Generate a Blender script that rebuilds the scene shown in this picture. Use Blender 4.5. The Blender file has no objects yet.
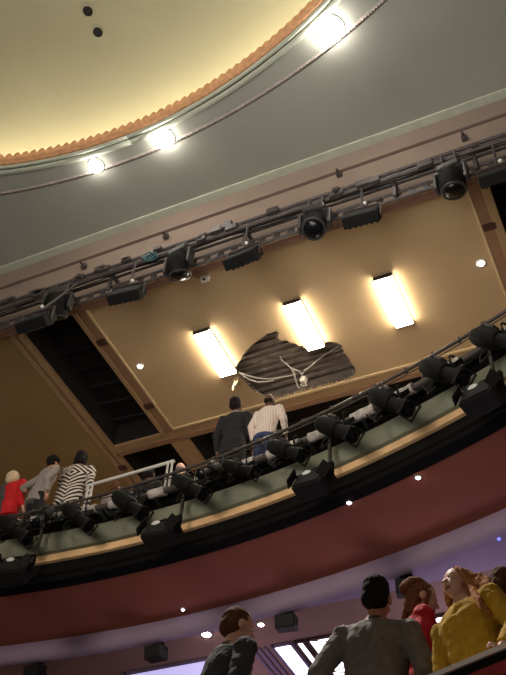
import bpy, bmesh, math, random
from mathutils import Vector, Matrix, noise
random.seed(7)
S = bpy.context.scene
COL = S.collection
R = math.radians
PI = math.pi

# ------------------------------------------------------------------ camera
CAM = Vector((0, 0, 1.6))
MW = Matrix(((0.9081326, -0.2692099, -0.3206574),
             (0.4143799, 0.6874394, 0.5964196),
             (0.0598705, -0.6745020, 0.7358414)))   # columns: right, down, forward
FPX = 996.0
def ray(px, py): return MW @ Vector((px - 253.0, py - 337.5, FPX))
def at_z(px, py, z):
    r = ray(px, py); return CAM + r * ((z - CAM.z) / r.z)
def at_y(px, py, y):
    r = ray(px, py); return CAM + r * ((y - CAM.y) / r.y)

cd = bpy.data.cameras.new('camera'); co = bpy.data.objects.new('camera', cd); COL.objects.link(co)
c0, c1, c2 = MW.col[0], MW.col[1], MW.col[2]
m3 = Matrix((c0, -c1, -c2)).transposed()
co.matrix_world = Matrix.Translation(CAM) @ m3.to_4x4()
cd.sensor_fit = 'HORIZONTAL'; cd.sensor_width = 36; cd.lens = FPX * 36 / 506
cd.clip_start = 0.05; cd.clip_end = 200
S.camera = co

# ------------------------------------------------------------------ materials
def srgb(r, g, b):
    f = lambda c: (c / 12.92 if c <= .04045 else ((c + .055) / 1.055) ** 2.4)
    return (f(r / 255), f(g / 255), f(b / 255), 1)
MATS = {}
def mat(name, col, rough=.7, metal=0.0, var=.12, scale=6.0, bump=0.0, bscale=40.0, spec=.5, coat=0):
    m = bpy.data.materials.new(name); m.use_nodes = True
    nt = m.node_tree; b = nt.nodes['Principled BSDF']
    b.inputs['Roughness'].default_value = rough; b.inputs['Metallic'].default_value = metal
    b.inputs['Specular IOR Level'].default_value = spec
    tc = nt.nodes.new('ShaderNodeTexCoord')
    nz = nt.nodes.new('ShaderNodeTexNoise'); nz.inputs['Scale'].default_value = scale; nz.inputs['Detail'].default_value = 5
    nt.links.new(tc.outputs['Object'], nz.inputs['Vector'])
    rp = nt.nodes.new('ShaderNodeValToRGB')
    rp.color_ramp.elements[0].position = .3; rp.color_ramp.elements[1].position = .7
    c = srgb(*col)
    rp.color_ramp.elements[0].color = tuple(max(0, x * (1 - var)) for x in c[:3]) + (1,)
    rp.color_ramp.elements[1].color = tuple(min(1, x * (1 + var)) for x in c[:3]) + (1,)
    nt.links.new(nz.outputs['Fac'], rp.inputs['Fac']); nt.links.new(rp.outputs['Color'], b.inputs['Base Color'])
    if bump:
        n2 = nt.nodes.new('ShaderNodeTexNoise'); n2.inputs['Scale'].default_value = bscale
        nt.links.new(tc.outputs['Object'], n2.inputs['Vector'])
        bp = nt.nodes.new('ShaderNodeBump'); bp.inputs['Strength'].default_value = bump; bp.inputs['Distance'].default_value = .01
        nt.links.new(n2.outputs['Fac'], bp.inputs['Height']); nt.links.new(bp.outputs['Normal'], b.inputs['Normal'])
    MATS[name] = m
    return m
def emit(name, col, strength):
    m = bpy.data.materials.new(name); m.use_nodes = True
    nt = m.node_tree; b = nt.nodes['Principled BSDF']
    b.inputs['Base Color'].default_value = (.8, .8, .8, 1)
    b.inputs['Emission Color'].default_value = srgb(*col); b.inputs['Emission Strength'].default_value = strength
    MATS[name] = m; return m

M = MATS
mat('dome_plaster', (160, 153, 127), .9, var=.05, scale=.7, bump=.05)
mat('orange_gilding', (214, 158, 112), .6, var=.2, scale=14)
mat('pale_green_paint', (178, 182, 164), .7, var=.08)
mat('grey_green_plaster', (150, 149, 138), .9, var=.08, scale=.8, bump=.05)
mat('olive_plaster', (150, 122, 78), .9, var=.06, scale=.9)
mat('pinkish_bead', (152, 140, 132), .7)
mat('brown_fascia', (134, 116, 104), .8, var=.1, scale=1.2)
mat('groove_brown', (78, 54, 46), .9)
mat('red_brown_soffit', (132, 96, 80), .8, var=.1)
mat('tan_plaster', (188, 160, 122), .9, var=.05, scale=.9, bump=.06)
mat('pale_edge', (205, 178, 136), .7, var=.05)
mat('frame_brown', (148, 112, 84), .8, var=.1)
mat('frame_tan', (168, 136, 98), .8, var=.08)
mat('bracket_brown', (74, 44, 34), .8)
mat('dark_void', (26, 20, 19), .95, var=.3, scale=2)
mat('void_timber', (122, 108, 97), .95, var=.35, scale=5)
mat('broken_plaster', (196, 172, 138), .95, var=.2, scale=12, bump=.3)
mat('truss_black', (70, 62, 62), .5, .2, var=.2)
mat('lamp_black', (6, 6, 6), .7, var=.25, spec=.25)
mat('deep_black', (7, 6, 7), .7, var=.2)
mat('housing_grey', (56, 52, 52), .45, .2)
mat('bright_metal', (140, 136, 132), .3, .8, var=.05)
mat('white_enamel', (232, 230, 226), .35, var=.03)
mat('lens_glass', (14, 14, 17), .25, var=.05, spec=.4)
mat('teal_cable', (60, 98, 104), .6)
mat('rail_metal', (88, 80, 76), .4, .5, var=.2)
mat('tube_grey', (176, 166, 160), .5, .0, var=.4, scale=12)
mat('green_padding', (124, 126, 106), .5, var=.12, scale=2.5)
mat('gold_strip', (240, 194, 144), .5, var=.18, scale=3)
mat('black_lip', (13, 11, 10), .85, var=.25, spec=.15)
mat('maroon_soffit', (172, 96, 74), .9, var=.06, scale=1.2, bump=.05)
mat('purple_lit_plaster', (166, 144, 168), .85, var=.06, scale=1.5)  # purple light is painted into this plaster colour
mat('beige_plaster', (160, 126, 114), .9, var=.06)
mat('carpet_dark', (50, 26, 24), 1, var=.2)
mat('handrail_white', (212, 208, 200), .4, var=.04)
mat('rail_cream', (226, 214, 206), .5, var=.05)
mat('rail_velvet', (150, 30, 32), .8, var=.15)
mat('cable_grey', (186, 178, 168), .6)
mat('purple_frame', (120, 104, 132), .6)
mat('dark_frame', (70, 44, 38), .6)
# people
mat('skin_pale', (226, 178, 154), .55, var=.06)
mat('skin_brown', (98, 62, 48), .55, var=.06)
mat('skin_tan', (178, 122, 96), .55, var=.06)
mat('hair_black', (26, 20, 19), .85, var=.4, scale=40, spec=.2)
mat('hair_brown', (96, 62, 42), .85, var=.4, scale=40, spec=.2)
mat('hair_dark_brown', (70, 40, 30), .85, var=.4, scale=40, spec=.2)
mat('hair_auburn', (182, 122, 76), .85, var=.45, scale=30, spec=.2)
mat('hair_chestnut', (124, 78, 52), .85, var=.4, scale=40, spec=.2)
mat('hair_blonde', (216, 192, 158), .6, var=.25, scale=40)
mat('hair_grey', (120, 110, 104), .6, var=.3, scale=40)
mat('cloth_navy', (30, 28, 32), .9, var=.12, scale=30)
mat('cloth_white', (226, 210, 198), .9, var=.05, scale=20)
mat('cloth_grey', (150, 140, 134), .9, var=.1, scale=20)
mat('cloth_blazer', (112, 104, 100), .85, var=.18, scale=25)
mat('cloth_charcoal', (58, 56, 58), .9, var=.2, scale=25)
mat('cloth_midgrey', (126, 122, 120), .9, var=.1)
mat('cloth_red', (206, 26, 32), .8, var=.1)
mat('cloth_crimson', (206, 20, 40), .8, var=.12)
mat('cloth_mustard', (190, 146, 26), .9, var=.12, scale=20, bump=.3, bscale=120)
mat('cloth_black', (26, 24, 26), .9, var=.2)
mat('cloth_jeans', (52, 60, 92), .9, var=.15)
mat('shoe_black', (20, 18, 18), .4)
mat('eye_white', (225, 220, 214), .3, var=.02)
mat('lip_red', (168, 84, 78), .5)
# black and white concentric diamonds woven into the top
m = mat('cloth_diamond', (200, 190, 180), .9)
nt = m.node_tree
tc = nt.nodes.new('ShaderNodeTexCoord'); sp = nt.nodes.new('ShaderNodeSeparateXYZ')
nt.links.new(tc.outputs['Object'], sp.inputs[0])
def mth(op, a, b=None, bv=None):
    n = nt.nodes.new('ShaderNodeMath'); n.operation = op
    nt.links.new(a, n.inputs[0])
    if b is not None: nt.links.new(b, n.inputs[1])
    if bv is not None: n.inputs[1].default_value = bv
    return n.outputs[0]
zz = mth('ABSOLUTE', mth('SUBTRACT', sp.outputs['Z'], bv=1.28))
sm = mth('ADD', mth('MULTIPLY', mth('ABSOLUTE', sp.outputs['X']), bv=.8), zz)
fr = mth('FRACT', mth('MULTIPLY', sm, bv=15))
gt = mth('GREATER_THAN', fr, bv=.5)
mx = nt.nodes.new('ShaderNodeMix'); mx.data_type = 'RGBA'
mx.inputs[6].default_value = srgb(28, 24, 24); mx.inputs[7].default_value = srgb(214, 202, 190)
nt.links.new(gt, mx.inputs[0]); nt.links.new(mx.outputs[2], nt.nodes['Principled BSDF'].inputs['Base Color'])
# striped shirt
m = mat('cloth_stripe', (226, 210, 198), .9)
nt = m.node_tree
wv = nt.nodes.new('ShaderNodeTexWave'); wv.inputs['Scale'].default_value = 9; wv.inputs['Distortion'].default_value = .6
tc = nt.nodes.new('ShaderNodeTexCoord'); nt.links.new(tc.outputs['Object'], wv.inputs['Vector'])
mx = nt.nodes.new('ShaderNodeMix'); mx.data_type = 'RGBA'
mx.inputs[6].default_value = srgb(206, 182, 168); mx.inputs[7].default_value = srgb(236, 222, 210)
nt.links.new(wv.outputs['Fac'], mx.inputs[0]); nt.links.new(mx.outputs[2], nt.nodes['Principled BSDF'].inputs['Base Color'])
# quilted coat
m = mat('cloth_quilt', (70, 66, 66), .6)
# emitters
emit('panel_glow', (255, 243, 216), 42)
emit('spot_glow', (255, 250, 240), 60)
emit('small_glow', (255, 240, 220), 14)
emit('cove_glow', (255, 245, 212), 18)
emit('laylight_glow', (250, 246, 255), 4)
emit('laylight_lilac', (176, 170, 226), 1.0)
emit('blue_glow', (60, 80, 255), 2)
emit('cool_glow', (214, 214, 255), 6)

# ------------------------------------------------------------------ mesh helpers
def obj(name, bm, material, parent=None, smooth=False, kind=None, loc=None):
    me = bpy.data.meshes.new(name)
    bmesh.ops.recalc_face_normals(bm, faces=bm.faces[:])
    if smooth:
        for f in bm.faces: f.smooth = True
    bm.to_mesh(me); bm.free()
    me.materials.append(M[material] if isinstance(material, str) else material)
    o = bpy.data.objects.new(name, me); COL.objects.link(o)
    if parent: o.parent = parent
    if loc is not None: o.location = loc
    if kind: o['kind'] = kind
    return o
def auto(o, ang=40):
    for p in o.data.polygons: p.use_smooth = True
    try:
        o.data.set_sharp_from_angle(angle=R(ang))
    except Exception: pass
    return o
def tag(o, label, cat, group=None):
    o['label'] = label; o['category'] = cat
    if group: o['group'] = group
    return o
def empty(name, loc, label=None, cat=None, group=None, rot=(0, 0, 0)):
    o = bpy.data.objects.new(name, None); COL.objects.link(o)
    o.empty_display_size = .1
    o.location = loc; o.rotation_euler = rot
    if label: tag(o, label, cat, group)
    return o
def B(): return bmesh.new()
def xf(verts, mtx):
    for v in verts: v.co = mtx @ v.co
def box(bm, c, s, rot=None, bev=0):
    g = bmesh.ops.create_cube(bm, size=1)['verts']
    mt = Matrix.Translation(Vector(c)) @ (rot.to_4x4() if rot is not None else Matrix()) @ Matrix.Diagonal((*s, 1))
    xf(g, mt)
    if bev:
        es = {e for v in g for e in v.link_edges}
        bmesh.ops.bevel(bm, geom=list(es), offset=bev, segments=2, affect='EDGES', profile=.6)
def frame_of(d):
    return Vector(d).normalized().to_track_quat('Z', 'Y').to_matrix()
def tube(bm, p0, p1, r0, r1=None, n=12, caps=True):
    p0, p1 = Vector(p0), Vector(p1); r1 = r0 if r1 is None else r1
    q = frame_of(p1 - p0)
    A = []; Bv = []
    for i in range(n):
        a = 2 * PI * i / n; u = q @ Vector((math.cos(a), math.sin(a), 0))
        A.append(bm.verts.new(p0 + u * r0)); Bv.append(bm.verts.new(p1 + u * r1))
    for i in range(n): bm.faces.new((A[i], A[(i + 1) % n], Bv[(i + 1) % n], Bv[i]))
    if caps: bm.faces.new(A[::-1]); bm.faces.new(Bv)
def ball(bm, c, r, sub=2, rot=None):
    g = bmesh.ops.create_icosphere(bm, subdivisions=sub, radius=1)['verts']
    r = (r, r, r) if not hasattr(r, '__len__') else r
    xf(g, Matrix.Translation(Vector(c)) @ (rot.to_4x4() if rot is not None else Matrix()) @ Matrix.Diagonal((*r, 1)))
def capsule(bm, p0, p1, r0, r1):
    tube(bm, p0, p1, r0, r1, 12); ball(bm, p0, r0); ball(bm, p1, r1)
def path_tube(bm, pts, r, n=8, closed=False):
    pts = [Vector(p) for p in pts]; rings = []
    N = len(pts)
    for i, p in enumerate(pts):
        a = pts[max(i - 1, 0)]; b = pts[min(i + 1, N - 1)]
        q = frame_of(b - a); rr = r[i] if hasattr(r, '__len__') else r
        rings.append([bm.verts.new(p + q @ Vector((math.cos(2 * PI * k / n) * rr, math.sin(2 * PI * k / n) * rr, 0))) for k in range(n)])
    for a, b in zip(rings, rings[1:]):
        for k in range(n): bm.faces.new((a[k], a[(k + 1) % n], b[(k + 1) % n], b[k]))
    bm.faces.new(rings[0][::-1]); bm.faces.new(rings[-1])
def arc_sweep(bm, c, prof, a0, a1, n, closed=True):
    """prof: list of (radius, z); swept about vertical axis at c between angles (0 = +Y, positive to +X)"""
    rings = []
    for i in range(n + 1):
        a = a0 + (a1 - a0) * i / n
        rings.append([bm.verts.new((c[0] + r * math.sin(a), c[1] + r * math.cos(a), z)) for r, z in prof])
    m = len(prof)
    for A, Bq in zip(rings, rings[1:]):
        for k in range(m if closed else m - 1):
            bm.faces.new((A[k], A[(k + 1) % m], Bq[(k + 1) % m], Bq[k]))
    if closed and m > 2:
        bm.faces.new(rings[0][::-1]); bm.faces.new(rings[-1])
def lathe(bm, prof, n=24, mtx=None):
    rings = []
    for r, z in prof:
        rings.append([bm.verts.new((r * math.cos(2 * PI * k / n), r * math.sin(2 * PI * k / n), z)) for k in range(n)])
    for A, Bq in zip(rings, rings[1:]):
        for k in range(n): bm.faces.new((A[k], A[(k + 1) % n], Bq[(k + 1) % n], Bq[k]))
    bm.faces.new(rings[0][::-1]); bm.faces.new(rings[-1])
    if mtx is not None: xf([v for r in rings for v in r], mtx)
def plate(bm, outer, holes, z, th):
    """horizontal slab with holes; z = underside"""
    edges = []; loops = []
    for lp in [outer] + holes:
        vs = [bm.verts.new((p[0], p[1], z)) for p in lp]
        loops.append(vs)
        for i in range(len(vs)): edges.append(bm.edges.new((vs[i], vs[(i + 1) % len(vs)])))
    r = bmesh.ops.triangle_fill(bm, edges=edges, use_beauty=True)
    faces = [f for f in r['geom'] if isinstance(f, bmesh.types.BMFace)]
    if th:
        e = bmesh.ops.extrude_face_region(bm, geom=faces)
        for v in e['geom']:
            if isinstance(v, bmesh.types.BMVert): v.co.z += th
def rect(x0, x1, y0, y1): return [(x0, y0), (x1, y0), (x1, y1), (x0, y1)]
def lbox(bm, x0, x1, y0, y1, z0, z1, bev=0):
    box(bm, ((x0 + x1) / 2, (y0 + y1) / 2, (z0 + z1) / 2), (x1 - x0, y1 - y0, z1 - z0), bev=bev)

# ------------------------------------------------------------------ setting: main ceiling and dome
DC = (-6.25, -2.4); DR = 8.97; HZ = 15.8
circle = [(DC[0] + (DR + .22) * math.sin(2 * PI * k / 160), DC[1] + (DR + .22) * math.cos(2 * PI * k / 160)) for k in range(160)]
b = B(); plate(b, rect(-17, 6, -13, 8.33), [circle], HZ, .12)
obj('ceiling', b, 'grey_green_plaster', kind='structure')

b = B()
DH = 1.0
prof = [(9.55, HZ + .12), (9.55, HZ + .45)]
for k in range(1, 17):
    t = k / 16 * PI / 2
    prof.append((9.55 * math.cos(t) if k < 16 else .02, HZ + .45 + DH * math.sin(t)))
rings = []
for r, z in prof: rings.append([b.verts.new((DC[0] + r * math.sin(2 * PI * k / 128), DC[1] + r * math.cos(2 * PI * k / 128), z)) for k in range(128)])
for A, Bq in zip(rings, rings[1:]):
    for k in range(128): b.faces.new((A[k], A[(k + 1) % 128], Bq[(k + 1) % 128], Bq[k]))
dome = obj('ceiling_dome', b, 'dome_plaster', smooth=True, kind='structure')
def dome_z(x, y):
    r = math.hypot(x - DC[0], y - DC[1]); return HZ + .45 + DH * math.sqrt(max(0, 1 - (r / 9.55) ** 2))

# gilded scalloped lip of the cove
b = B()
N = 1500
lo, hi = [], []
rows = []
for k in range(N):
    a = 2 * PI * k / N
    ph = (k % 4)
    sc = (0, .085, .115, .085)[ph]
    ring = []
    for r, z in ((DR + .02, HZ - .03), (DR - .05, HZ - .01), (DR - .07, HZ + .05), (DR - .03, HZ + .095), (DR - .035, HZ + .105 + sc), (DR + .02, HZ + .105 + sc), (DR + .05, HZ + .06), (DR + .05, HZ - .02)):
        ring.append(b.verts.new((DC[0] + r * math.sin(a), DC[1] + r * math.cos(a), z)))
    rows.append(ring)
for k in range(N):
    A, Bq = rows[k], rows[(k + 1) % N]
    for j in range(8): b.faces.new((A[j], A[(j + 1) % 8], Bq[(j + 1) % 8], Bq[j]))
obj('trim_1', b, 'orange_gilding', kind='structure')
b = B(); arc_sweep(b, DC, [(DR + .055, HZ - .035), (DR + .055, HZ + .02), (DR + .11, HZ + .02), (DR + .12, HZ - .03), (DR + .09, HZ - .045)], 0, 2 * PI, 160)
obj('trim_2', b, 'pale_green_paint', kind='structure', smooth=True)
b = B(); arc_sweep(b, DC, [(DR + .145, HZ - .03), (DR + .145, HZ + .02), (DR + .25, HZ + .02), (DR + .25, HZ - .005), (DR + .22, HZ - .035), (DR + .17, HZ - .04)], 0, 2 * PI, 160)
obj('trim_3', b, 'pale_green_paint', kind='structure', smooth=True)
b = B(); arc_sweep(b, DC, [(DR + .05, HZ + .0), (DR + .05, HZ + .06), (DR + .21, HZ + .06), (DR + .21, HZ + .0)], 0, 2 * PI, 160)
obj('trim_4', b, 'groove_brown', kind='structure')
# cove lamp ring hidden on the ledge behind the lip
b = B(); arc_sweep(b, DC, [(DR + .3, HZ + .13), (DR + .3, HZ + .2), (DR + .42, HZ + .2), (DR + .42, HZ + .13)], 0, 2 * PI, 128)
tag(obj('cove_light', b, 'cove_glow'), 'warm ring of cove lighting glowing behind the orange scalloped dome edge', 'light')
# beaded ring moulding
b = B()
bc, br = (-6.37, -5.25), 12.317
for k in range(330):
    a = R(-44) + R(84) * k / 329
    ball(b, (bc[0] + br * math.sin(a), bc[1] + br * math.cos(a), HZ - .004), (.026, .02, .016), 1)
arc_sweep(b, bc, [(br - .035, HZ - .005), (br - .035, HZ + .02), (br + .035, HZ + .02), (br + .035, HZ - .005)], R(-44), R(40), 90)
obj('trim_5', b, 'pinkish_bead', kind='structure', smooth=True)

# ceiling spots
for px, py, lab in ((96, 165, 'dazzling round ceiling spotlight, leftmost of three beside the dome edge'),
                    (164, 138, 'dazzling round ceiling spotlight, middle of three beside the dome edge'),
                    (329, 29, 'largest dazzling ceiling spotlight, right end of the dome edge')):
    p = at_z(px, py, HZ)
    t = empty('ceiling_spotlight', (p.x, p.y, HZ), lab, 'spotlight', 'spotlights around the dome')
    b = B(); sr = .115 if px < 100 else .16 if px < 200 else .21; lathe(b, [(sr, -.02), (sr + .02, -.025), (sr + .03, 0), (sr, .0)], 28); obj('trim_ring', b, 'white_enamel', t, True)
    b = B(); ball(b, (0, 0, -.05), (sr, sr, sr * .7), 3); obj('bulb', b, 'spot_glow', t, True)  # bulb made larger than the lamp to stand in for its bloom
# two dark round ports in the dome
for px, py, lab in ((88, 11, 'round dark port in the dome, the upper of the pair'), (98, 32, 'round dark port in the dome, the lower of the pair')):
    p = at_z(px, py, 17.0)
    for _ in range(12): p = at_z(px, py, dome_z(p.x, p.y))
    n = Vector((p.x - DC[0], p.y - DC[1], 0)); rr = n.length
    gr = -DH * (rr / 9.55 ** 2) / math.sqrt(1 - (rr / 9.55) ** 2)
    nn = Vector((n.x / rr * gr, n.y / rr * gr, -1)).normalized() if False else Vector((gr * n.x / rr, gr * n.y / rr, -1)).normalized()
    t = empty('ceiling_port', p + nn * .0, lab, 'port', 'ports in the dome')
    q = nn.to_track_quat('Z', 'Y'); t.rotation_mode = 'QUATERNION'; t.rotation_quaternion = q
    b = B(); lathe(b, [(.085, .004), (.085, .018), (.105, .018), (.115, .0), (.11, -.005)], 24); obj('rim', b, 'dome_plaster', t, True)
    b = B(); lathe(b, [(.02, .006), (.088, .008), (.088, -.01), (.02, -.01)], 24); obj('opening', b, 'dark_void', t)

# ------------------------------------------------------------------ beam across the hall
FY = 8.32; TZ = 14.2; BZ = 13.97
b = B(); lbox(b, -17, 6, FY - .15, FY + .02, HZ - .03, HZ + .06, .012); obj('trim_6', b, 'pale_green_paint', kind='structure')
b = B()
lbox(b, -17, 6, FY, FY + .12, 15.36, HZ); lbox(b, -17, 6, FY, FY + .12, BZ, 15.26); lbox(b, -17, 6, FY + .05, FY + .11, 15.2, 15.4)
obj('wall_beam', b, 'brown_fascia', kind='structure')
b = B(); lbox(b, -17, 6, FY + .035, FY + .055, 15.25, 15.37); obj('trim_7', b, 'groove_brown', kind='structure')
b = B(); lbox(b, -17, 6, FY - .025, FY + .02, BZ - .02, BZ + .04, .008); obj('trim_8', b, 'frame_brown', kind='structure')
b = B(); lbox(b, -17, 6, FY + .021, FY + .125, BZ - .012, BZ + .0); obj('trim_9', b, 'red_brown_soffit', kind='structure')
# small fixings along the beam face
for k, (px, py) in enumerate(((167, 238), (20, 308), (340, 176), (465, 140), (85, 268))):
    p = at_y(px, py, FY)
    b = B(); box(b, (0, -.04, 0), (.09, .08, .1), bev=.012); tube(b, (0, -.08, 0), (0, -.16, -.02), .02)
    o = obj('hanger_bracket', b, 'truss_black', loc=p)
    tag(o, ('small dark bracket on the brown beam above the coiled teal cable', 'small dark bracket on the brown beam at the far left of the truss',
            'small dark bracket on the brown beam above the rectangular flood right of centre', 'small dark bracket on the brown beam above the rightmost moving head',
            'small dark bracket on the brown beam between the two left floods')[k], 'bracket', 'brackets along the brown beam')

# ------------------------------------------------------------------ gallery ceiling
holepx = [(50,195),(58,182),(66,172),(75,155),(88,138),(110,115),(128,102),(145,92),(160,80),(176,76),(190,68),(198,78),(195,95),(208,103),(222,101),(235,108),(248,110),(265,120),(280,122),(290,130),(315,131),(340,125),(352,112),(365,105),(388,110),(410,118),(420,145),(433,160),(445,180),(460,203),(450,225),(425,238),(400,250),(365,260),(330,270),(295,279),(260,288),(225,293),(190,298),(165,296),(140,288),(118,276),(100,262),(84,245),(70,230),(58,214)]
hole = []
for a_, b_ in holepx:
    p = at_z(220 + a_ / 3.373, 310 + b_ / 3.373, TZ); hole.append((p.x, min(p.y, 11.74)))
hole = [h for i, h in enumerate(hole) if i == 0 or (Vector(h) - Vector(hole[i - 1])).length > .015]
b = B(); plate(b, rect(-7.87, -1.27, 8.445, 11.78), [hole], TZ, .045)
obj('ceiling_gallery', b, 'tan_plaster', kind='structure')
# broken edge of plaster round the hole
b = B()
for i in range(len(hole)):
    p0 = Vector((*hole[i], TZ)); p1 = Vector((*hole[(i + 1) % len(hole)], TZ))
    for t in (0, .33, .66):
        q = p0.lerp(p1, t)
        box(b, q + Vector((random.uniform(-.012, .012), random.uniform(-.012, .012), .03)), (random.uniform(.02, .05), random.uniform(.02, .05), .05),
            Matrix.Rotation(random.uniform(0, 3), 3, 'Z') @ Matrix.Rotation(random.uniform(-.4, .4), 3, 'X'))
obj('trim_10', b, 'void_timber', kind='structure')
# void above the hole: boarding, joists and laths
b = B(); lbox(b, -6.6, -3.7, 9.9, 11.8, 14.52, 14.56)
lbox(b, -6.6, -6.56, 9.9, 11.8, 14.245, 14.64); lbox(b, -3.74, -3.7, 9.9, 11.8, 14.245, 14.64)
lbox(b, -6.6, -3.7, 9.88, 9.92, 14.245, 14.64); lbox(b, -6.6, -3.7, 11.79, 11.83, 14.245, 14.64)
void = obj('ceiling_void', b, 'dark_void', kind='structure')
for k in range(12):
    b = B(); y = 10.02 + k * .148
    box(b, (-5.15, y, 14.47 + .015 * math.sin(k * 2.1)), (2.85, .05, .07), Matrix.Rotation(R(random.uniform(-1.6, 1.6)), 3, 'Z')); obj('joist', b, 'void_timber', void)
b = B(); plate(b, rect(-6.55, -3.75, 9.95, 11.76), [], 14.5, .01); lbox(b, -6.5, -3.8, 11.765, 11.785, 14.25, 14.5); obj('boarding', b, 'void_timber', void)
# hanging cables
def ph(a_, b_, z=14.3): return at_z(220 + a_ / 3.373, 310 + b_ / 3.373, z)
def spline(pts, n=8):
    pts = [Vector(p) for p in pts]; out = []
    P = [pts[0]] + pts + [pts[-1]]
    for i in range(1, len(P) - 2):
        for k in range(n):
            t = k / n; a, b2, c, d = P[i - 1], P[i], P[i + 1], P[i + 2]
            out.append(.5 * ((2 * b2) + (c - a) * t + (2 * a - 5 * b2 + 4 * c - d) * t * t + (3 * b2 - a - 3 * c + d) * t ** 3))
    out.append(pts[-1]); return out
cabs = [([(203, 155, 14.5), (212, 172, 14.35), (240, 195, 14.22), (268, 208, 14.12), (278, 222, 14.08)], 'pale cable drooping into the ceiling hole from its left joists'),
        ([(402, 120, 14.5), (370, 140, 14.4), (340, 160, 14.3), (305, 190, 14.18), (284, 206, 14.1), (274, 228, 14.09)], 'pale cable crossing the ceiling hole from the right light to the knot'),
        ([(206, 168, 14.45), (228, 186, 14.3), (246, 205, 14.18), (255, 235, 14.1), (262, 258, 14.06), (268, 262, 14.05)], 'pale cable end hanging lowest beneath the knot in the ceiling hole'),
        ([(52, 205, 14.28), (80, 216, 14.22), (120, 228, 14.2), (170, 232, 14.22), (235, 222, 14.28), (262, 214, 14.25)], 'long pale cable sagging from the left light across the ceiling hole'),
        ([(66, 212, 14.22), (95, 232, 14.12), (130, 243, 14.1), (180, 238, 14.16)], 'short pale cable looped under the left edge of the ceiling hole')]
for pts, lab in cabs:
    b = B(); path_tube(b, spline([ph(*p) for p in pts]), .014, 7); tag(obj('hanging_cable', b, 'cable_grey', smooth=True), lab, 'cable', 'loose cables in the ceiling hole')
k = ph(277, 226, 14.03)
b = B(); box(b, (0, 0, 0), (.1, .09, .12), Matrix.Rotation(.4, 3, 'Y'), .015); path_tube(b, [(.03, .02, -.05), (.05, .03, -.12), (0, .0, -.15), (-.05, 0, -.1)], .012)
tag(obj('hanging_junction_box', b, 'cable_grey', loc=k + Vector((.02, .02, -.06))), 'small grey junction box dangling where cables meet in the ceiling hole', 'junction box')
# ragged strip hanging from the left light
s0 = at_z(233, 374, TZ - .02)
b = B(); pts = []
for k2 in range(9):
    t = k2 / 8; w = .05 * (1 - t) + .008
    c = Vector((0.02 * math.sin(t * 5), -.02 * t, -.32 * t))
    pts.append((c + Vector((-w, .01 * math.sin(7 * t), 0)), c + Vector((w, -.01 * math.cos(9 * t), 0))))
for sgn in (0, .012):
    vs = [[b.verts.new(p + Vector((0, sgn, 0))) for p in pr] for pr in pts]
    for A, Bq in zip(vs, vs[1:]): b.faces.new((A[0], A[1], Bq[1], Bq[0]))
tag(obj('hanging_plaster_strip', b, 'broken_plaster', loc=s0 + Vector((.0, .1, 0))), 'ragged pale strip dangling at the foot of the left panel light', 'debris')

# pale mouldings at the edges of the damaged bay, frames and slots
tr = 11
def strip(mat_, x0, x1, y0, y1, z0=None, z1=None, bev=.008):
    global tr
    b = B(); lbox(b, x0, x1, y0, y1, TZ - .02 if z0 is None else z0, TZ + .05 if z1 is None else z1, bev)
    o = obj('trim_%d' % tr, b, mat_, kind='structure'); tr += 1; return o
strip('pale_edge', -7.89, -7.85, 8.45, 11.80, TZ - .035)
strip('pale_edge', -7.89, -1.25, 11.76, 11.81, TZ - .035)
strip('pale_edge', -1.29, -1.25, 8.45, 11.80, TZ - .035)
strip('frame_brown', -8.06, -7.89, 8.45, 11.84)
strip('frame_tan', -8.14, -8.06, 8.45, 11.84, TZ - .045)
strip('frame_brown', -1.25, -1.08, 8.45, 14.2)
strip('frame_tan', -1.08, -.95, 8.45, 14.2, TZ - .045)
strip('frame_tan', -9.25, -.95, 11.84, 11.98, TZ - .01)
strip('frame_brown', -9.25, -.95, 11.98, 12.1, TZ - .04)
strip('frame_tan', -8.1, -7.72, 12.1, 14.2)
strip('frame_tan', -9.30, -9.20, 8.45, 14.2, TZ - .04)
strip('frame_brown', -9.36, -9.31, 8.45, 14.2, TZ - .01)
strip('frame_tan', -9.46, -9.37, 8.45, 14.2, TZ - .035)
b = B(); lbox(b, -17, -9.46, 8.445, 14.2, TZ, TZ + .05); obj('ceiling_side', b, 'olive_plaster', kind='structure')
for px, py in ((103.5, 341.5), (149, 405), (110, 470)):
    p = at_z(px, py, TZ - .02); x = -8.0 if py < 450 else -9.33
    b = B(); lbox(b, x - .07, x + .1, p.y - .06, p.y + .06, TZ - .06, TZ - .02, .006); o = obj('trim_%d' % tr, b, 'bracket_brown', kind='structure'); tr += 1
p = at_z(487, 226, TZ); b = B(); lbox(b, -1.24, -1.04, p.y - .06, p.y + .06, TZ - .05, TZ - .02, .006); obj('trim_%d' % tr, b, 'bracket_brown', kind='structure'); tr += 1
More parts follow.
